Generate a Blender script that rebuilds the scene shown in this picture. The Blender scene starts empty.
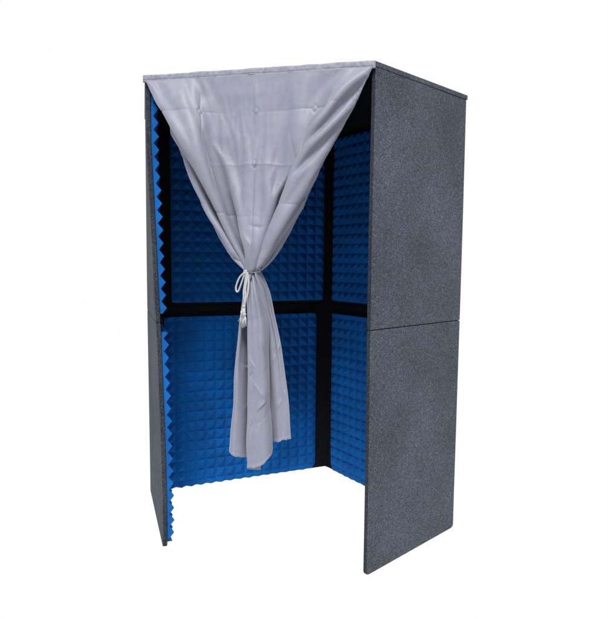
import bpy, bmesh, math, random
import numpy as np
from mathutils import Vector, Matrix
random.seed(7); rng = np.random.default_rng(7)
SC = bpy.context.scene; COL = SC.collection

# ------------------------------------------------------------------ helpers
def link(name, me, mats, parent=None, smooth=False):
    o = bpy.data.objects.new(name, me); COL.objects.link(o)
    for m in (mats if isinstance(mats, (list, tuple)) else [mats]): me.materials.append(m)
    if parent: o.parent = parent
    if smooth:
        for p in me.polygons: p.use_smooth = True
    return o
def mesh(name, verts, faces):
    me = bpy.data.meshes.new(name); me.from_pydata([tuple(map(float, v)) for v in verts], [], faces); me.update(); return me
def recalc(me):
    bm = bmesh.new(); bm.from_mesh(me); bmesh.ops.recalc_face_normals(bm, faces=bm.faces); bm.to_mesh(me); bm.free()
def tag(o, label, cat, group=None):
    o['label'] = label; o['category'] = cat
    if group: o['group'] = group
def tube_mesh(name, paths):
    """paths: list of (points, radii, sides) -> one mesh of closed tubes"""
    V, F = [], []
    for pts, rad, n in paths:
        pts = [Vector(p) for p in pts]; m = len(pts); b0 = len(V)
        up = Vector((0.13, 0.21, 0.97)); prev = None
        for i, p in enumerate(pts):
            t = (pts[min(i+1, m-1)] - pts[max(i-1, 0)]).normalized()
            a = prev if prev else up.cross(t)
            if a.length < 1e-4: a = Vector((1, 0, 0))
            a = (a - t*a.dot(t)).normalized(); prev = a; b = t.cross(a)
            r = rad[i] if hasattr(rad, '__len__') else rad
            for k in range(n):
                th = 2*math.pi*k/n; V.append(p + a*math.cos(th)*r + b*math.sin(th)*r)
        for i in range(m-1):
            for k in range(n):
                F.append((b0+i*n+k, b0+i*n+(k+1) % n, b0+(i+1)*n+(k+1) % n, b0+(i+1)*n+k))
        F.append(tuple(b0+k for k in range(n))[::-1]); F.append(tuple(b0+(m-1)*n+k for k in range(n)))
    return mesh(name, V, F)

# ------------------------------------------------------------------ materials
def new_mat(name):
    m = bpy.data.materials.new(name); m.use_nodes = True
    nt = m.node_tree; b = nt.nodes['Principled BSDF']; return m, nt, b
def N(nt, t, **kw):
    n = nt.nodes.new(t)
    for k, v in kw.items():
        if k in n.inputs: n.inputs[k].default_value = v
        else: setattr(n, k, v)
    return n
def felt(name, dark, mid, light, bump=.5):
    m, nt, b = new_mat(name); L = nt.links.new
    tc = N(nt, 'ShaderNodeTexCoord')
    n1 = N(nt, 'ShaderNodeTexNoise', Scale=300., Detail=3., Roughness=.7); L(tc.outputs['Object'], n1.inputs['Vector'])
    n2 = N(nt, 'ShaderNodeTexNoise', Scale=130., Detail=3., Roughness=.6, Distortion=1.5); L(tc.outputs['Object'], n2.inputs['Vector'])
    n3 = N(nt, 'ShaderNodeTexNoise', Scale=3., Detail=3.); L(tc.outputs['Object'], n3.inputs['Vector'])
    a = N(nt, 'ShaderNodeMath', operation='MULTIPLY'); a.inputs[1].default_value = .5; L(n2.outputs['Fac'], a.inputs[0])
    c = N(nt, 'ShaderNodeMath', operation='MULTIPLY_ADD'); c.inputs[1].default_value = .6; L(n1.outputs['Fac'], c.inputs[0]); L(a.outputs[0], c.inputs[2])
    d = N(nt, 'ShaderNodeMath', operation='MULTIPLY_ADD'); d.inputs[1].default_value = .16; L(n3.outputs['Fac'], d.inputs[0]); L(c.outputs[0], d.inputs[2])
    r = N(nt, 'ShaderNodeValToRGB'); e = r.color_ramp.elements
    e[0].position = .47; e[0].color = (*dark, 1); e[1].position = .78; e[1].color = (*light, 1)
    x = e.new(.63); x.color = (*mid, 1)
    L(d.outputs[0], r.inputs['Fac']); L(r.outputs['Color'], b.inputs['Base Color'])
    b.inputs['Roughness'].default_value = .95; b.inputs['Specular IOR Level'].default_value = .15
    bp = N(nt, 'ShaderNodeBump', Strength=bump, Distance=.002); L(c.outputs[0], bp.inputs['Height']); L(bp.outputs['Normal'], b.inputs['Normal'])
    return m
M_FELT = felt('grey_felt', (.017, .020, .027), (.041, .0475, .063), (.118, .130, .158))
M_EDGE = felt('felt_edge', (.008, .0095, .013), (.018, .021, .028), (.06, .067, .08))
M_BLACK = felt('black_felt', (.0015, .0018, .0025), (.003, .0035, .005), (.010, .011, .014))
def foam_mat():
    m, nt, b = new_mat('blue_foam'); L = nt.links.new
    tc = N(nt, 'ShaderNodeTexCoord')
    n1 = N(nt, 'ShaderNodeTexNoise', Scale=220., Detail=3.); L(tc.outputs['Object'], n1.inputs['Vector'])
    n2 = N(nt, 'ShaderNodeTexNoise', Scale=5., Detail=4.); L(tc.outputs['Object'], n2.inputs['Vector'])
    a = N(nt, 'ShaderNodeMath', operation='MULTIPLY_ADD'); a.inputs[1].default_value = .5; L(n1.outputs['Fac'], a.inputs[0]); L(n2.outputs['Fac'], a.inputs[2])
    r = N(nt, 'ShaderNodeValToRGB'); e = r.color_ramp.elements
    e[0].position = .5; e[0].color = (.0, .058, .225, 1); e[1].position = 1.; e[1].color = (.0, .100, .365, 1)
    L(a.outputs[0], r.inputs['Fac']); L(r.outputs['Color'], b.inputs['Base Color'])
    b.inputs['Roughness'].default_value = .9; b.inputs['Specular IOR Level'].default_value = .2
    bp = N(nt, 'ShaderNodeBump', Strength=.35, Distance=.0015); L(n1.outputs['Fac'], bp.inputs['Height']); L(bp.outputs['Normal'], b.inputs['Normal'])
    return m
M_FOAM = foam_mat()
def satin():
    m, nt, b = new_mat('lilac_grey_satin'); L = nt.links.new
    uv = N(nt, 'ShaderNodeUVMap')
    n2 = N(nt, 'ShaderNodeTexNoise', Scale=26., Detail=5., Roughness=.6, Distortion=.6); L(uv.outputs['UV'], n2.inputs['Vector'])
    n3 = N(nt, 'ShaderNodeTexNoise', Scale=7., Detail=3., Roughness=.5, Distortion=1.2); L(uv.outputs['UV'], n3.inputs['Vector'])
    r = N(nt, 'ShaderNodeValToRGB'); e = r.color_ramp.elements
    e[0].position = .3; e[0].color = (.150, .158, .208, 1); e[1].position = .7; e[1].color = (.176, .184, .238, 1)
    L(n2.outputs['Fac'], r.inputs['Fac']); L(r.outputs['Color'], b.inputs['Base Color'])
    b.inputs['Roughness'].default_value = .52; b.inputs['Specular IOR Level'].default_value = .36
    b.inputs['Sheen Weight'].default_value = .25; b.inputs['Sheen Roughness'].default_value = .4
    ad = N(nt, 'ShaderNodeMath', operation='MULTIPLY_ADD'); ad.inputs[1].default_value = 1.2; L(n3.outputs['Fac'], ad.inputs[0]); L(n2.outputs['Fac'], ad.inputs[2])
    bp = N(nt, 'ShaderNodeBump', Strength=.16, Distance=.003); L(ad.outputs[0], bp.inputs['Height']); L(bp.outputs['Normal'], b.inputs['Normal'])
    return m
M_SATIN = satin()
def plain(name, col, rough=.8, scale=300., bump=.2, var=.2):
    m, nt, b = new_mat(name); L = nt.links.new
    tc = N(nt, 'ShaderNodeTexCoord'); n1 = N(nt, 'ShaderNodeTexNoise', Scale=scale, Detail=3.); L(tc.outputs['Object'], n1.inputs['Vector'])
    r = N(nt, 'ShaderNodeValToRGB'); e = r.color_ramp.elements
    e[0].position = .3; e[0].color = (*[c*(1-var) for c in col], 1); e[1].position = .7; e[1].color = (*[min(1, c*(1+var)) for c in col], 1)
    L(n1.outputs['Fac'], r.inputs['Fac']); L(r.outputs['Color'], b.inputs['Base Color']); b.inputs['Roughness'].default_value = rough
    bp = N(nt, 'ShaderNodeBump', Strength=bump, Distance=.001); L(n1.outputs['Fac'], bp.inputs['Height']); L(bp.outputs['Normal'], b.inputs['Normal'])
    return m
M_CORD = plain('cotton_cord', (.33, .335, .345), .85)
M_TAG = plain('care_tag_fabric', (.20, .225, .26), .6, 120.)
M_TAPE = plain('hem_webbing', (.150, .158, .205), .6, 70., .4, .24)

# ------------------------------------------------------------------ plan of the booth (inner faces), metres
T = .02
P = {k: Vector((*v, 0)) for k, v in dict(A=(.247, 2.255), B=(.704, 2.686), C=(.141, 3.491), D=(-.819, 3.088), E=(-.642, 2.449)).items()}
order = 'ABCDE'
def onrm(a, b):
    d = (P[b]-P[a]).normalized(); return Vector((d.y, -d.x, 0))
O = {'A': P['A']+T*onrm('A', 'B'), 'E': P['E']+T*onrm('D', 'E')}
for i in (1, 2, 3):
    n1, n2 = onrm(order[i-1], order[i]), onrm(order[i], order[i+1]); O[order[i]] = P[order[i]] + (n1+n2)*(T/(1+n1.dot(n2)))
KZ = [0, .2, .6, .97, 1.13, 1.5, 1.75, 2.1]; KV = [.046, .047, .042, .033, .026, .012, 0, 0]
def lean(z):           # how far the loose front edge of the left wall leans into the booth
    return float(np.interp(z, KZ, KV))

booth = bpy.data.objects.new('acoustic_booth', None); COL.objects.link(booth)
booth.location = (-.07, 2.85, 0)
tag(booth, 'open-fronted grey felt acoustic booth lined with blue pyramid foam', 'booth')
BI = Matrix.Translation(-booth.location)

def rounded_outline(u0, u1, z0, z1, r, n=5, du=.03, rs=None):
    rs = rs or (r, r, r, r)
    pts = []
    for (cx, cz, a0, rr) in ((u0, z0, math.pi, rs[0]), (u1, z0, 1.5*math.pi, rs[1]), (u1, z1, 0, rs[2]), (u0, z1, .5*math.pi, rs[3])):
        sx = 1 if cx == u0 else -1; sz = 1 if cz == z0 else -1
        for k in range(n+1):
            a = a0 + k/n*math.pi/2; pts.append((cx+sx*rr+rr*math.cos(a), cz+sz*rr+rr*math.sin(a)))
    out = []
    for i, p in enumerate(pts):            # subdivide long sides so that panels can bow
        q = pts[(i+1) % len(pts)]; L = math.dist(p, q); m = max(1, int(L/du))
        for k in range(m): out.append((p[0]+(q[0]-p[0])*k/m, p[1]+(q[1]-p[1])*k/m))
    return out

def wall(a, b, foam_cols, u_off, seed):
    pa, pb = P[a], P[b]; L = (pb-pa).length; d = (pb-pa)/L; nin = -onrm(a, b)
    ru = (O[a]-pa).dot(d), (O[b]-pa).dot(d)
    rr = random.Random(seed)
    ph = [rr.uniform(0, 6) for _ in range(6)]
    def mp(u, z, w):
        p = pa + d*u + nin*w + Vector((0, 0, z))
        if (a, b) == ('D', 'E'): p += nin*lean(z)*max(0, u/L)
        p += nin*(.0022*math.sin(3.1*z+ph[0])*math.sin(2.7*u+ph[1]))      # felt boards are never dead flat
        return tuple(BI @ p)
    for lv, (z0, z1) in enumerate(((0, .9990), (1.0012, 2.0006))):
        # outer grey board with rounded corners; a thin front skin, an edge band and a black lining
        g = .0015
        out = rounded_outline(g, L-g, z0, z1, .012 if lv == 0 else .005, rs=((.014, .014, .003, .003) if lv == 0 else (.003, .003, .005, .005)))
        n = len(out)
        cu, cz = L/2, (z0+z1)/2
        V = []; rings = []
        e = .0016
        def inset(u, z, k): return (u + (k if u < cu else -k)*min(1, abs(u-cu)/.05), z + (k if z < cz else -k)*min(1, abs(z-cz)/.05))
        prof = [(-T, 2*e), (-T+e*.6, e*.6), (-T+2*e, 0), (-2*e, 0), (-e*.6, e*.6), (0, 2*e)]
        for w, k in prof:
            rings.append(len(V))
            for (u, z) in out:
                uu, zz = inset(u, z, k)
                # mitre the outer face into the neighbouring wall
                t = -w/T
                sh = ru[0]*t*max(0, 1-uu/.03) + (ru[1]-L)*t*max(0, 1-(L-uu)/.03)
                V.append(mp(uu+sh, zz, w))
        F = []; mi = []
        for r_ in range(len(prof)-1):
            for i in range(n):
                j = (i+1) % n
                F.append((rings[r_]+i, rings[r_]+j, rings[r_+1]+j, rings[r_+1]+i)); mi.append(1 if 1 <= r_ <= 3 else (0 if r_ < 1 else 2))
        # caps as a grid so the board can bow with its lean
        me = mesh('wall_panel', V, F)
        bm = bmesh.new(); bm.from_mesh(me); bm.verts.ensure_lookup_table(); bm.faces.ensure_lookup_table()
        for f, m_ in zip(bm.faces, mi): f.material_index = m_
        # faces of the board: rows of quads between mirrored outline points, so the board can bow with its lean
        lo_ = [i for i in range(n) if abs(out[i][0]-cu) < 1e-6 and out[i][1] < cz]; hi_ = [i for i in range(n) if abs(out[i][0]-cu) < 1e-6 and out[i][1] > cz]
        left = [i for i in range(n) if out[i][0] < cu-1e-6]
        k0 = next(i for i in left if (i+1) % n not in left)          # last left point before the bottom centre
        chain = [(k0-k) % n for k in range(len(left))]
        mir = [min(range(n), key=lambda q: abs(out[q][0]-(L-out[i][0]))+abs(out[q][1]-out[i][1])) for i in chain]
        for ring, m_ in ((rings[0], 0), (rings[-1], 2)):
            v_ = lambda i: bm.verts[ring+i]
            for k in range(len(chain)-1):
                f = bm.faces.new((v_(chain[k]), v_(mir[k]), v_(mir[k+1]), v_(chain[k+1]))); f.material_index = m_
            for cc, k in ((lo_, 0), (hi_, -1)):
                if cc: f = bm.faces.new((v_(chain[k]), v_(cc[0]), v_(mir[k]))); f.material_index = m_
        bmesh.ops.recalc_face_normals(bm, faces=bm.faces)
        bm.to_mesh(me); bm.free()
        o = link('wall_panel', me, [M_FELT, M_EDGE, M_BLACK], booth)
        foam(o, mp, lv, u_off[lv], foam_cols, z0+(.006 if lv == 0 else .035), .0565, 17, rr, a == 'D', {'B': (.5, .2), 'C': (.3, .95)}.get(a, (.8, .8)))

def foam(parent, mp, lv, u0, ncol, z0, pitch, nrow, rr, cut_end, bf):
    pz = .0553 if lv else .0561; W, H = ncol*pitch, nrow*pz; base, tip = (.0095, .031) if cut_end else (.011, .035)
    V, F = [], []
    hp, hz = pitch/2, pz/2; i1 = 2*ncol + (1 if cut_end else 0); j0 = 1 if lv == 0 else 0; j1 = 2*nrow + j0
    W, H = i1*hp, (j1-j0)*hz
    def cr(u, z):        # round the corners of the sheet
        for cu, su in ((0, -1), (W, 1)):
            for cz, sz, R in ((0, -1, .040 if lv == 0 else .009), (H, 1, .010)):
                cu_, cz_ = cu-su*R, cz-sz*R
                du, dz = (u-cu_)*su, (z-cz_)*sz
                if du > 0 and dz > 0:
                    m = max(du, dz); l = math.hypot(du, dz); return cu_+su*du*m/l, cz_+sz*dz*m/l
        return u, z
    idx = {}
    def vert(u, z, w):
        u, z = cr(u, z); V.append(mp(u0+u, z0+z, w)); return len(V)-1
    for i in range(i1+1):
        for j in range(j0, j1+1):
            top = i % 2 == 1 and j % 2 == 1
            je = 0 if (i in (0, i1) or j in (j0, j1)) else 1
            fz = 1. if j != j0 or not j0 else bf[0]+(bf[1]-bf[0])*i/i1
            hgt = base+(tip-base)*fz+rr.uniform(-.0022, .0010)-(rr.uniform(.002, .006) if rr.random() < .06 else 0) if top else base+rr.uniform(-.0008, .0008)
            k = 1.6 if top else 1.
            idx[i, j] = vert(i*hp+k*je*rr.uniform(-.0012, .0012), (j-j0)*hz+k*je*rr.uniform(-.0012, .0012), hgt)
    for i in range(i1):
        for j in range(j0, j1):
            q = [idx[i, j], idx[i+1, j], idx[i+1, j+1], idx[i, j+1]]
            if (i+j) % 2 == 0: F += [(q[0], q[1], q[2]), (q[0], q[2], q[3])]
            else: F += [(q[0], q[1], q[3]), (q[1], q[2], q[3])]
    # skirt down to the board
    ring = [(i, j0) for i in range(i1)] + [(i1, j) for j in range(j0, j1)] + [(i, j1) for i in range(i1, 0, -1)] + [(0, j) for j in range(j1, j0, -1)]
    low = [vert(i*hp, (j-j0)*hz, .0008) for i, j in ring]
    for k in range(len(ring)):
        k2 = (k+1) % len(ring); F.append((idx[ring[k]], low[k], low[k2], idx[ring[k2]]))
    F.append(tuple(low[::-1]))
    me = mesh('foam_panel', V, F); recalc(me)
    o = link('foam_panel', me, M_FOAM, parent)
    return o

def strip(name, pts):          # black hook-and-loop tape: extruded cross-section list of quads in world space
    V, F = [], []
    for q, nrm, th in pts:
        b0 = len(V); V += [BI @ p for p in q] + [BI @ (p+nrm*th) for p in q]
        F += [(b0, b0+1, b0+2, b0+3), (b0+7, b0+6, b0+5, b0+4)] + [(b0+k, b0+(k+1) % 4, b0+4+(k+1) % 4, b0+4+k) for k in range(4)]
    me = mesh(name, V, F); recalc(me); return link(name, me, M_BLACK, booth)
def tapes():
    for a, b in ('AB', 'BC', 'CD', 'DE'):
        L = wlen(a, b); d = (P[b]-P[a])/L; n_ = -onrm(a, b)
        seg = []
        for k in range(8):
            u0, u1 = .004+(L-.008)*k/8, .004+(L-.008)*(k+1)/8
            ln = (lambda u, z: n_*lean(z)*max(0, u/L)) if a == 'D' else (lambda u, z: Vector())
            q = [P[a]+d*u+Vector((0, 0, z))+n_*.0028+ln(u, z) for u, z in ((u0, .985), (u1, .985), (u1, 1.015), (u0, 1.015))]
            seg.append((q, n_, .0025))
        strip('joining_tape', seg)
    for k in 'BCD':
        i = order.index(k); m = ((P[order[i-1]]-P[k]).normalized(), (P[order[i+1]]-P[k]).normalized())
        seg = []
        for d in m:
            n_ = m[0]+m[1]; n_ = (n_-d*n_.dot(d)).normalized()
            q = [P[k]+d*u+Vector((0, 0, z))+n_*.0032 for u, z in ((.0, .004), (.022, .004), (.022, 1.99), (.0, 1.99))]
            seg.append((q, n_, .003))
        strip('corner_tape', seg)
def wlen(a, b): return (P[b]-P[a]).length
wall('A', 'B', 10, (.03, .03), 1)
wall('B', 'C', 16, (.012, .016), 2)
wall('C', 'D', 16, (.075, .032), 3)
wall('D', 'E', 10, (wlen('D', 'E')-.008-10.5*.0565,)*2, 4)

tapes()
# roof: one pentagonal board resting on the walls
def roof():
    pts = [O[k] for k in order]; c = sum(pts, Vector())/5
    V = []; F = []
    prof = [(2.0010, .0035), (2.0014, .001), (2.0034, -.0015), (2.0185, -.0015), (2.0215, .0), (2.0225, .004)]
    for z, k in prof:
        for p in pts: V.append(BI @ (p + (c-p).normalized()*k + Vector((0, 0, z))))
    for r in range(len(prof)-1):
        for i in range(5):
            j = (i+1) % 5; F.append((r*5+i, r*5+j, r*5+5+j, r*5+5+i))
    F.append(tuple(range(5))[::-1]); F.append(tuple(25+i for i in range(5)))
    me = mesh('roof_panel', V, F); recalc(me)
    o = link('roof_panel', me, [M_FELT, M_BLACK, M_EDGE], booth)
    for p in me.polygons:
        if abs(p.normal.z) > .9 and p.center.z < 2.01: p.material_index = 1
    me.polygons[0].material_index = 1
roof()

# ------------------------------------------------------------------ curtain (position based cloth)
EX = (O['A']-O['E']); WID = EX.length; EX = EX/WID; EN = Vector((EX.y, -EX.x, 0))      # along opening, towards the viewer
TIE = (.466, 1.228)
NS, CW = 96, .925            # columns, cloth width
DS = CW/(NS-1)
TOPZ = 1.997
LEN = 1.56; NT = int(LEN/DS)+1
SX0 = .010                  # left end on the rail

def arc_poly(poly, svals):
    """poly: list of (s, x, d) control -> smooth interpolation at svals"""
    poly = np.array(poly); s = poly[:, 0]
    res = []
    for c in (1, 2):
        y = poly[:, c]; m = np.gradient(y, s)
        k = np.clip(np.searchsorted(s, svals)-1, 0, len(s)-2); h = s[k+1]-s[k]; t = (svals-s[k])/h
        res.append((2*t**3-3*t**2+1)*y[k]+(t**3-2*t**2+t)*h*m[k]+(-2*t**3+3*t**2)*y[k+1]+(t**3-t**2)*h*m[k+1])
    return res

SCT = [0, .05, .10, .17, .22, .27, .33, .42, .5, .58, .64, .70, .74, .79, .86, .92, 1]
UP = {      # cross-sections of the gathered cloth from the rail (0) to the knot (1): x along the opening, d outward
 0.00: None,
 0.18: [(.088, -.004), (.120, .024), (.152, .032), (.196, -.006), (.222, -.012), (.251, .022), (.310, .012), (.398, .013), (.474, .016), (.552, .014), (.612, .010), (.664, .000), (.702, .002), (.744, .036), (.792, .042), (.828, .020), (.868, .006)],
 0.43: [(.178, -.018), (.193, .018), (.224, .036), (.244, -.022), (.264, -.026), (.286, .030), (.334, .016), (.405, .022), (.474, .030), (.545, .026), (.604, .018), (.652, -.006), (.672, -.008), (.650, .050), (.697, .058), (.726, .018), (.752, -.012)],
 0.70: [(.280, -.030), (.288, .014), (.306, .046), (.322, -.024), (.338, -.018), (.362, .042), (.388, .004), (.430, .028), (.471, .036), (.517, .028), (.552, .000), (.582, -.034), (.589, -.018), (.562, .058), (.604, .064), (.628, .004), (.650, -.030)],
 0.87: [(.360, -.038), (.364, .002), (.374, .044), (.384, -.014), (.397, .002), (.415, .044), (.421, -.012), (.445, .032), (.470, .045), (.489, .030), (.503, -.018), (.524, -.044), (.525, -.010), (.512, .055), (.541, .056), (.553, -.008), (.572, -.038)],
 1.00: [(.446, .000), (.449, .022), (.452, .036), (.455, .014), (.457, .004), (.460, .040), (.461, .016), (.465, .036), (.468, .044), (.471, .034), (.473, .010), (.476, .002), (.478, .022), (.479, .042), (.483, .038), (.486, .014), (.489, .002)]}
LO = {
 0.00: UP[1.00],
 0.10: [(.440, -.012), (.436, .010), (.437, .026), (.446, .030), (.450, .006), (.451, -.014), (.450, -.022), (.453, .040), (.464, .056), (.482, .060), (.497, .048), (.497, .022), (.490, .002), (.494, .022), (.506, .030), (.513, .014), (.520, -.012)],
 0.26: [(.432, -.030), (.420, .004), (.419, .024), (.430, .030), (.434, .000), (.438, -.040), (.452, -.034), (.456, .040), (.466, .060), (.498, .066), (.528, .054), (.531, .016), (.518, -.006), (.512, -.004), (.526, .000), (.538, -.004), (.548, -.016)],
 0.45: [(.424, -.040), (.404, .002), (.400, .020), (.418, .032), (.430, .004), (.436, -.048), (.452, -.040), (.457, .040), (.468, .058), (.506, .066), (.533, .050), (.534, .014), (.520, -.012), (.522, -.014), (.542, -.004), (.560, -.008), (.580, -.016)],
 0.70: [(.412, -.050), (.388, -.004), (.384, .014), (.410, .034), (.431, .006), (.437, -.052), (.451, -.044), (.455, .040), (.469, .056), (.512, .062), (.538, .044), (.541, .012), (.530, -.014), (.540, -.012), (.562, .000), (.582, -.004), (.606, -.010)],
 1.00: [(.404, -.056), (.374, -.012), (.367, .004), (.400, .038), (.434, .010), (.439, -.052), (.450, -.050), (.453, .042), (.472, .058), (.520, .066), (.546, .040), (.549, .006), (.538, -.016), (.552, -.010), (.578, .004), (.600, .000), (.628, -.010)]}
HEM = [.520, .500, .478, .462, .452, .456, .470, .424, .428, .446, .472, .500, .512, .522, .528, .534, .540]
def herm(xs, Y, q):
    """monotone-ish cubic through rows of Y (len(xs), ...) at q"""
    xs = np.array(xs, float); m = np.gradient(Y, xs, axis=0)
    k = np.clip(np.searchsorted(xs, q)-1, 0, len(xs)-2); h = xs[k+1]-xs[k]; t = (q-xs[k])/h
    sh = (-1,)+(1,)*(Y.ndim-1); t = t.reshape(sh); h = h.reshape(sh)
    return (2*t**3-3*t**2+1)*Y[k]+(t**3-2*t**2+t)*h*m[k]+(-2*t**3+3*t**2)*Y[k+1]+(t**3-t**2)*h*m[k+1]
def simulate():
    s = np.linspace(0, 1, NS); X0 = SX0 + s*CW
    tl = np.sqrt((X0-TIE[0])**2 + (TOPZ-TIE[1])**2)*TS
    t = np.arange(NT)*DS
    UP[0.00] = [(SX0+c*CW, .012) for c in SCT]
    U = herm(SCT, np.array([UP[k] for k in UP]).transpose(1, 0, 2), s)      # (NS, levels, 2)
    D = herm(SCT, np.array([LO[k] for k in LO]).transpose(1, 0, 2), s)
    hz = herm(SCT, np.array(HEM)[:, None], s)[:, 0]
    ul, ll = np.array(list(UP)), np.array(list(LO))
    Pn = np.zeros((NT, NS, 3))
    U[:, -1, 0] = TIE[0]+(U[:, -1, 0]-TIE[0])*1.28+.0006*np.sin(s*90); D[:, 0, 0] = U[:, -1, 0]; D[:, 1, 0] = .474+(D[:, 1, 0]-.474)*1.08
    U[:, -1, 1] += .006*np.sin(s*75); D[:, 0, 1] = U[:, -1, 1]
    kx, kd = U[:, -1, 0], U[:, -1, 1]
    for i in range(NS):
        r = t/tl[i]; q = np.clip((t-tl[i])/(LEN-tl[i]), 0, 1); up = r < 1
        a = herm(ul, U[i], np.clip(r, 0, 1)); b = herm(ll, D[i], q)
        fine = np.sin(2*np.pi*8.5*s[i]+.6)+.5*np.sin(2*np.pi*15*s[i])
        b[:, 1] += .0085*fine*np.exp(-q/.16)*np.clip(q/.03, 0, 1)+.0045*fine*np.exp(-q/.5); b[:, 0] += .0022*np.sin(2*np.pi*7*s[i]+q*5)*np.exp(-((q-.25)/.2)**2)
        a[:, 1] += .007*fine*np.exp(-(1-np.clip(r, 0, 1))/.10)*np.clip((1-r)/.02, 0, 1)
        Pn[:, i, 0] = np.where(up, a[:, 0], b[:, 0]); Pn[:, i, 1] = np.where(up, a[:, 1], b[:, 1])
        Pn[:, i, 2] = np.where(up, TOPZ-(TOPZ-TIE[1])*r, TIE[1]-q*(TIE[1]-hz[i]))
    Pn[2:NT//3] += rng.normal(0, .0003, Pn[2:NT//3].shape)
    ki = np.clip(np.round(tl/DS).astype(int), 0, NT-1)
    w = np.ones((NT, NS)); w[0] = 0; w[:, 0] = .0; w[:, -1] = .0
    for i in range(NS): w[ki[i]:ki[i]+1, i] = 0; Pn[ki[i], i] = (kx[i], kd[i], TIE[1])
    for i in range(NS): w[ki[i]:, i] *= LOWW
    # constraints in independent batches (slices of the grid)
    S = slice
    B = []
    def pairs(dj, di, stiff):
        a_j = np.arange(0, NT-dj); a_i = np.arange(max(0, -di), NS-max(0, di))
        L = DS*math.hypot(dj, di)
        if dj:      # colour by row blocks
            for c in (0, 1):
                rows = a_j[(a_j//dj) % 2 == c]; J, I = np.meshgrid(rows, a_i, indexing='ij')
                B.append((J.ravel()*NS+I.ravel(), (J+dj).ravel()*NS+(I+di).ravel(), L, stiff))
        else:
            for c in (0, 1):
                cols = a_i[(a_i//di) % 2 == c]; J, I = np.meshgrid(a_j, cols, indexing='ij')
                B.append((J.ravel()*NS+I.ravel(), J.ravel()*NS+(I+di).ravel(), L, stiff))
    pairs(0, 1, 1.); pairs(1, 0, 1.); pairs(1, 1, .25); pairs(1, -1, .25); pairs(0, 2, .07); pairs(2, 0, .07); pairs(0, 4, .02)
    X = Pn.reshape(-1, 3).copy(); Wt = w.ravel(); prev = X.copy()
    pre = []
    for a, b, L, st in B:
        ws = Wt[a]+Wt[b]; ws[ws == 0] = 1; pre.append((a, b, L, (Wt[a]/ws*st)[:, None], (Wt[b]/ws*st)[:, None]))
    frz = (Wt == 0)[:, None]
    dt2g = 9.8*(1/120.)**2*.03
    for it in range(ITER):
        v = (X-prev)*.90; prev = X.copy()
        X = X + np.where(frz, 0, v); X[:, 2] -= dt2g*(~frz[:, 0])
        for _ in range(5):
            for a, b, L, wa, wb in pre:
                d = X[a]-X[b]; l = np.sqrt((d*d).sum(1)); l[l < 1e-9] = 1e-9
                d *= ((l-L)/l)[:, None]
                X[a] -= d*wa; X[b] += d*wb
            X[:, 1] = np.where((X[:, 1] < .004) & (X[:, 2] > 1.6) & ~frz[:, 0], .004, X[:, 1])
    return X.reshape(NT, NS, 3), s, t

ITER = 40; TS = .998; LOWW = .0
X, sv, tv = simulate()
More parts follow.
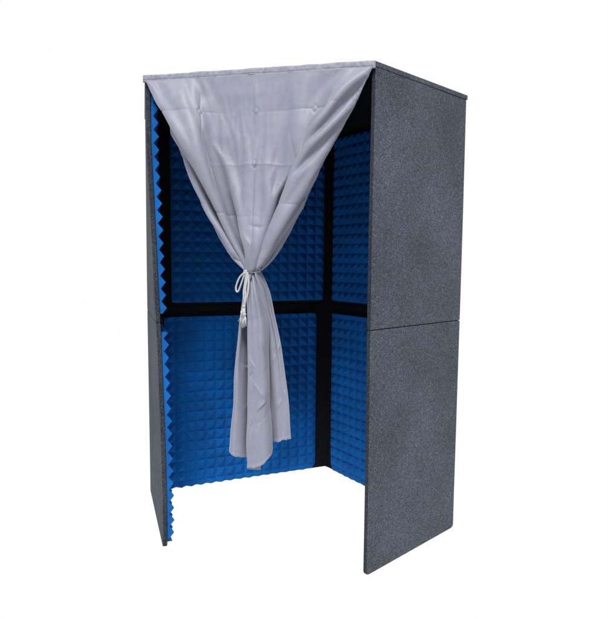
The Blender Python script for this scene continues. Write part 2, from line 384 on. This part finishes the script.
# packing creases: sharp little ridges where the cloth had been folded square, with puckers where they cross
cs = [.249, .481, .722]; ct = [.142, .345, .545, .75, .96, 1.17, 1.38]
def curtain_mesh():
    # refine the grid x3 by bicubic (Catmull-Rom) interpolation so that creases have real shape
    def up1(A, f):
        n = A.shape[0]; u = np.linspace(0, n-1, (n-1)*f+1); k = np.clip(u.astype(int), 0, n-2); t = (u-k)
        t = t.reshape((-1,)+(1,)*(A.ndim-1))
        g = lambda q: A[np.clip(q, 0, n-1)]
        p0, p1, p2, p3 = g(k-1), g(k), g(k+1), g(k+2)
        return .5*((2*p1)+(-p0+p2)*t+(2*p0-5*p1+4*p2-p3)*t**2+(-p0+3*p1-3*p2+p3)*t**3)
    f = 3
    A = up1(X, f); A = np.swapaxes(up1(np.swapaxes(A, 0, 1), f), 0, 1)
    nt_, ns_ = A.shape[:2]
    S_ = np.linspace(0, 1, ns_)[None, :]*CW + SX0; T_ = np.linspace(0, tv[-1], nt_)[:, None]
    gi = np.gradient(A, axis=1); gj = np.gradient(A, axis=0); nn = np.cross(gi, gj); nn /= np.linalg.norm(nn, axis=2, keepdims=True)+1e-9
    nn *= np.where(nn[..., 1:2].mean() < 0, -1, 1)
    h = np.zeros((nt_, ns_))
    def wob(v, k, a): return a*np.sin(v*17+k*3.1)+a*.6*np.sin(v*41+k*1.7)
    for k, c in enumerate(cs):
        dl = S_-c-wob(T_, k, .0018); sg = (-1, 1, 1)[k]; am = (.6+.4*np.sin(T_*9+k*2))
        h += sg*am*np.where(T_ > .8, .5, 1)*(.0026*np.exp(-np.abs(dl)/.0028) + .0062*np.exp(-np.abs(dl)/.026))
    for k, c in enumerate(ct):
        dl = T_-c-wob(S_, k+4, .0016); sg = 1 if k % 2 else -1; am = (.55+.45*np.sin(S_*11+k*2.3))
        h += sg*am*np.where(T_ > .65, .45, 1)*(.0015*np.exp(-np.abs(dl)/.0028) + .0028*np.exp(-np.abs(dl)/.024))
    for k, m_, am in ((0, 0, 1.), (1, 0, .6), (2, 0, 1.), (1, 1, 1.), (1, 5, 1.), (1, 6, .8), (2, 4, .8)):
        a, b = np.abs(S_-cs[k]), np.abs(T_-ct[m_]); r = a+b*.75
        h += am*(.0030*np.exp(-(r/.006)**2) - .0024*np.exp(-((r-.013)/.0035)**2))
    # loose wrinkles: short soft ridges, mostly running down the cloth, a few across the lower part
    rw = random.Random(11)
    segs = [(.10, .30, .20, .62, .003), (.62, .20, .69, .46, -.003), (.50, 1.20, .60, 1.31, .004), (.60, 1.31, .52, 1.33, .0045), (.18, 1.18, .33, 1.22, .004), (.56, 1.02, .60, 1.18, .004), (.80, 1.22, .93, 1.17, .004),
            (.20, 1.36, .32, 1.30, .003), (.78, 1.42, .92, 1.36, .003), (.47, 1.1, .53, 1.16, .003), (.47, .58, .53, .585, -.003), (.44, .60, .50, .68, .0025)]
    for _ in range(30):
        a0, b0 = rw.uniform(.03, .92), rw.uniform(.05, 1.45); ln = rw.uniform(.06, .20)
        if b0 < .55 and rw.random() < .75: continue
        ang = rw.gauss(math.pi/2, .35) if rw.random() < .7 else rw.uniform(0, math.pi)
        segs.append((a0, b0, a0+ln*math.cos(ang), b0+ln*math.sin(ang), rw.choice((-1, 1))*rw.uniform(.0008, .0022)))
    for q_, (a0, b0, a1, b1, am) in enumerate(segs):
        if q_ < 12: am *= 1.6
        dx, dy = a1-a0, b1-b0; L2 = dx*dx+dy*dy; tt = ((S_-a0)*dx+(T_-b0)*dy)/L2
        env = np.clip(1-(2*tt-1)**2, 0, 1); per = ((S_-a0)*dy-(T_-b0)*dx)/math.sqrt(L2)
        h += am*env*np.where(per > 0, np.exp(-per/.005), np.exp(per/.016))
    # soft quilting of the squares between creases
    h += .0022*np.sin((S_-.249)/.2355*np.pi)**2*np.sin((T_-.142)/.203*np.pi)**2
    h *= np.clip((T_-.012)/.06, 0, 1)
    # hems: doubled cloth with a stitched line
    ed = np.minimum(np.minimum(S_-SX0, SX0+CW-S_), (tv[-1]-T_)*np.ones_like(S_))
    h += .0013/(1+np.exp((ed-.014)/.0012)) - .0012*np.exp(-((ed-.014)/.0020)**2)
    A = A + nn*h[..., None]
    bt = np.clip((T_-1.0)/.56, 0, 1)**3
    A[..., 2] += bt*.6*(.0035*np.sin(S_*46)+.0022*np.sin(S_*97+1)+.0012*np.sin(S_*211))
    # tired cloth: broad uneven waves below the knot
    A[..., 1] += bt**.4*(.0035*np.sin(S_*23+T_*9)*np.sin(T_*14+S_*5)); A[..., 0] += bt**.5*.0035*np.sin(T_*19+S_*7)
    # hem: doubled edge
    V = [EXo + EX*float(p[0]) + EN*float(p[1]) + Vector((0, 0, float(p[2]))) for p in A.reshape(-1, 3)]
    F = [(j*ns_+i, j*ns_+i+1, (j+1)*ns_+i+1, (j+1)*ns_+i) for j in range(nt_-1) for i in range(ns_-1)]
    me = mesh('curtain', V, F)
    uvl = me.uv_layers.new(name='UVMap')
    uu = np.broadcast_to(S_, (nt_, ns_)).ravel(); vv = np.broadcast_to(T_, (nt_, ns_)).ravel()
    li = np.empty(len(me.loops), dtype=np.int32); me.loops.foreach_get('vertex_index', li)
    uvl.data.foreach_set('uv', np.stack([uu[li], vv[li]], 1).astype(np.float32).ravel())
    return me, A
EXo = Vector(O['E']); EXo.z = 0
me, CA = curtain_mesh()
ctr = EXo + EX*.47
curtain = link('curtain', me, M_SATIN, smooth=True)
tag(curtain, 'pale lilac-grey satin curtain with packing creases, gathered at the middle across the booth opening', 'curtain')
sm = curtain.modifiers.new('thickness', 'SOLIDIFY'); sm.thickness = .0012; sm.offset = 0

def W(x, d, z): return EXo + EX*x + EN*d + Vector((0, 0, z))
def header():
    V, F, n = [], [], 140
    for i in range(n+1):
        x = -.003 + i/n*(WID+.005)
        w = .0006*math.sin(x*31)+.0007*math.sin(x*83+1)
        zt = 2.0205 + .0006*math.sin(x*23+2)+.0006*math.sin(x*57); zb = 1.9925 + .0012*math.sin(x*19)
        for z, d in ((zb, .006), (zb+.001, .0115+w), (zb+.006, .0125+w), (zb+.0075, .0108+w), (zb+.009, .0125+w), ((zt+zb)/2, .0108+w*2), (zt-.006, .012+w), (zt, .010+w), (zt+.001, .006), (zt-.004, .0035), (zb+.006, .0035)):
            V.append(W(x, d, z))
    m = 11
    for i in range(n):
        for k in range(m): F.append((i*m+k, (i+1)*m+k, (i+1)*m+(k+1) % m, i*m+(k+1) % m))
    F.append(tuple(range(m))); F.append(tuple(n*m+k for k in range(m))[::-1])
    me = mesh('header_strip', V, F); recalc(me)
    o = link('header_strip', me, M_TAPE, curtain, smooth=True); o['label'] = 'stitched webbing strip along the top hem'
header()
# care tag sewn under the hem of the front fold
def care_tag():
    w, h, th = .050, .030, .0012
    V = [W(x, d, z) for d in (.026, .026+th) for x, z in ((.457, .411), (.457+w, .412), (.457+w, .412+h), (.457, .411+h))]
    F = [(0, 1, 2, 3), (7, 6, 5, 4), (0, 4, 5, 1), (1, 5, 6, 2), (2, 6, 7, 3), (3, 7, 4, 0)]
    me = mesh('care_tag', V, F); recalc(me); link('care_tag', me, M_TAG, curtain)
care_tag()

# ------------------------------------------------------------------ tieback cord
def cord():
    z0 = TIE[1]
    root = bpy.data.objects.new('tieback_cord', None); COL.objects.link(root); root.location = W(.466, .03, z0)
    tag(root, 'white twisted cotton cord tied in a loop round the gathered curtain', 'cord')
    inv = Matrix.Translation(-root.location)
    def tb(name, paths, label=None):
        me = tube_mesh(name, [([inv @ p for p in pts], r, n) for pts, r, n in paths]); recalc(me)
        return link(name, me, M_CORD, root, smooth=True)
    def twist(path, r, strands=3, pitch=.012, rs=None):
        out = []; Ls = [0]
        for a, b in zip(path, path[1:]): Ls.append(Ls[-1]+(b-a).length)
        n = max(8, int(Ls[-1]/.0018))
        def at(l):
            for k in range(len(path)-1):
                if l <= Ls[k+1] or k == len(path)-2:
                    t = (l-Ls[k])/max(1e-9, Ls[k+1]-Ls[k]); return path[k].lerp(path[k+1], t)
        base = [at(Ls[-1]*i/n) for i in range(n+1)]
        for s in range(strands):
            pts = []; prev = None
            for i, p in enumerate(base):
                t = (base[min(i+1, n)]-base[max(i-1, 0)]).normalized()
                a = prev if prev else Vector((.1, .9, .2)).cross(t); a = (a-t*a.dot(t)).normalized(); prev = a; b = t.cross(a)
                th = 2*math.pi*(Ls[-1]*i/n/pitch + s/strands)
                pts.append(p + (a*math.cos(th)+b*math.sin(th))*r*.5)
            out.append((pts, r*.62, 6))
        return out
    def smooth_path(pts, n=10):
        pts = [Vector(p) for p in pts]; o = []
        for i in range(len(pts)-1):
            p0, p1, p2, p3 = pts[max(i-1, 0)], pts[i], pts[i+1], pts[min(i+2, len(pts)-1)]
            for k in range(n):
                t = k/n; o.append(.5*((2*p1)+(-p0+p2)*t+(2*p0-5*p1+4*p2-p3)*t*t+(-p0+3*p1-3*p2+p3)*t**3))
        o.append(pts[-1]); return o
    # band round the gather
    band = []
    for k in range(2):
        ring = [W(.4665+.032*math.cos(a), .020+.034*math.sin(a), z0+.003-k*.006+.003*math.cos(a+k)) for a in np.linspace(0, 2*math.pi, 40)]
        band += twist(ring, .0030)
    tb('band', band)
    ear = smooth_path([W(.472, .052, z0), W(.452, .056, z0-.004), W(.425, .05, z0-.025), W(.408, .045, z0-.062), W(.410, .045, z0-.082), W(.420, .048, z0-.078), W(.434, .052, z0-.045), W(.447, .057, z0-.015), W(.458, .058, z0-.002)])
    tb('loop', twist(ear, .0038))
    # knot
    kp = [W(.456+.007*math.cos(a)*(1+.3*math.sin(3*a)), .058+.006*math.sin(a), z0-.003+.006*math.sin(2*a)) for a in np.linspace(0, 6.28, 26)]
    tb('knot', twist(kp, .0034))
    t1 = smooth_path([W(.457, .060, z0-.004), W(.452, .062, z0-.04), W(.446, .064, z0-.085), W(.449, .066, z0-.125), W(.440, .068, z0-.165)])
    t2 = smooth_path([W(.461, .060, z0-.004), W(.466, .063, z0-.045), W(.463, .066, z0-.09), W(.452, .068, z0-.13), W(.452, .070, z0-.172)])
    t3 = smooth_path([W(.459, .062, z0-.004), W(.460, .065, z0-.03), W(.454, .069, z0-.07), W(.456, .07, z0-.10), W(.449, .071, z0-.14)])
    rr = random.Random(5)
    for pth, fl in ((t1, .9), (t2, .7), (t3, .5)):
        tb('tail', twist(pth, .0040, pitch=.016))
        e = pth[-1]
        paths = [([e+Vector((0, 0, .008)), e+Vector((0, 0, .004)), e-Vector((0, 0, .001)), e-Vector((0, 0, .005))], [.002, .0062, .0062, .003], 10)]
        for k in range(44):
            a = rr.uniform(0, 6.28); q = rr.uniform(.2, 1)*.015*fl; ln = rr.uniform(.034, .056)
            paths.append(([e+EX*(.002*math.cos(a))-Vector((0, 0, .003)), e+EX*(q*.7*math.cos(a)+rr.uniform(-.002, .002))+EN*q*.5*math.sin(a)-Vector((0, 0, ln*.5)), e+EX*(q*math.cos(a)+rr.uniform(-.002, .002)-.004)+EN*q*.6*math.sin(a)-Vector((0, 0, ln))], .0013, 5))
        tb('tassel', paths)
cord()

# ------------------------------------------------------------------ light: plain white surroundings and one soft daylight source
w = bpy.data.worlds.new('World'); SC.world = w; w.use_nodes = True
bg = w.node_tree.nodes['Background']; bg.inputs['Color'].default_value = (1, 1, 1, 1); bg.inputs['Strength'].default_value = 1.0
sl = bpy.data.lights.new('daylight', 'SUN'); sl.energy = 5.0; sl.angle = math.radians(22); sl.color = (1, .98, .95)
so = bpy.data.objects.new('daylight', sl); COL.objects.link(so)
dirv = Vector((-.08, -1.0, 1.25)); so.rotation_euler = dirv.to_track_quat('Z', 'Y').to_euler(); so.location = (-2, -1, 4)

# ------------------------------------------------------------------ camera
cam = bpy.data.cameras.new('camera'); co = bpy.data.objects.new('camera', cam); COL.objects.link(co)
cam.sensor_fit = 'HORIZONTAL'; cam.sensor_width = 36; cam.lens = 36*577.33/608; cam.clip_start = .05; cam.clip_end = 500
co.matrix_world = Matrix.Translation((0, 0, 1.2708)) @ Matrix.Rotation(math.radians(90-4.8304), 4, 'X') @ Matrix.Rotation(math.radians(.482), 4, 'Z')
SC.camera = co
vs = SC.view_settings; vs.view_transform = 'Standard'; vs.look = 'None'; vs.exposure = 0; vs.gamma = 1
SC.cycles.max_bounces = 8
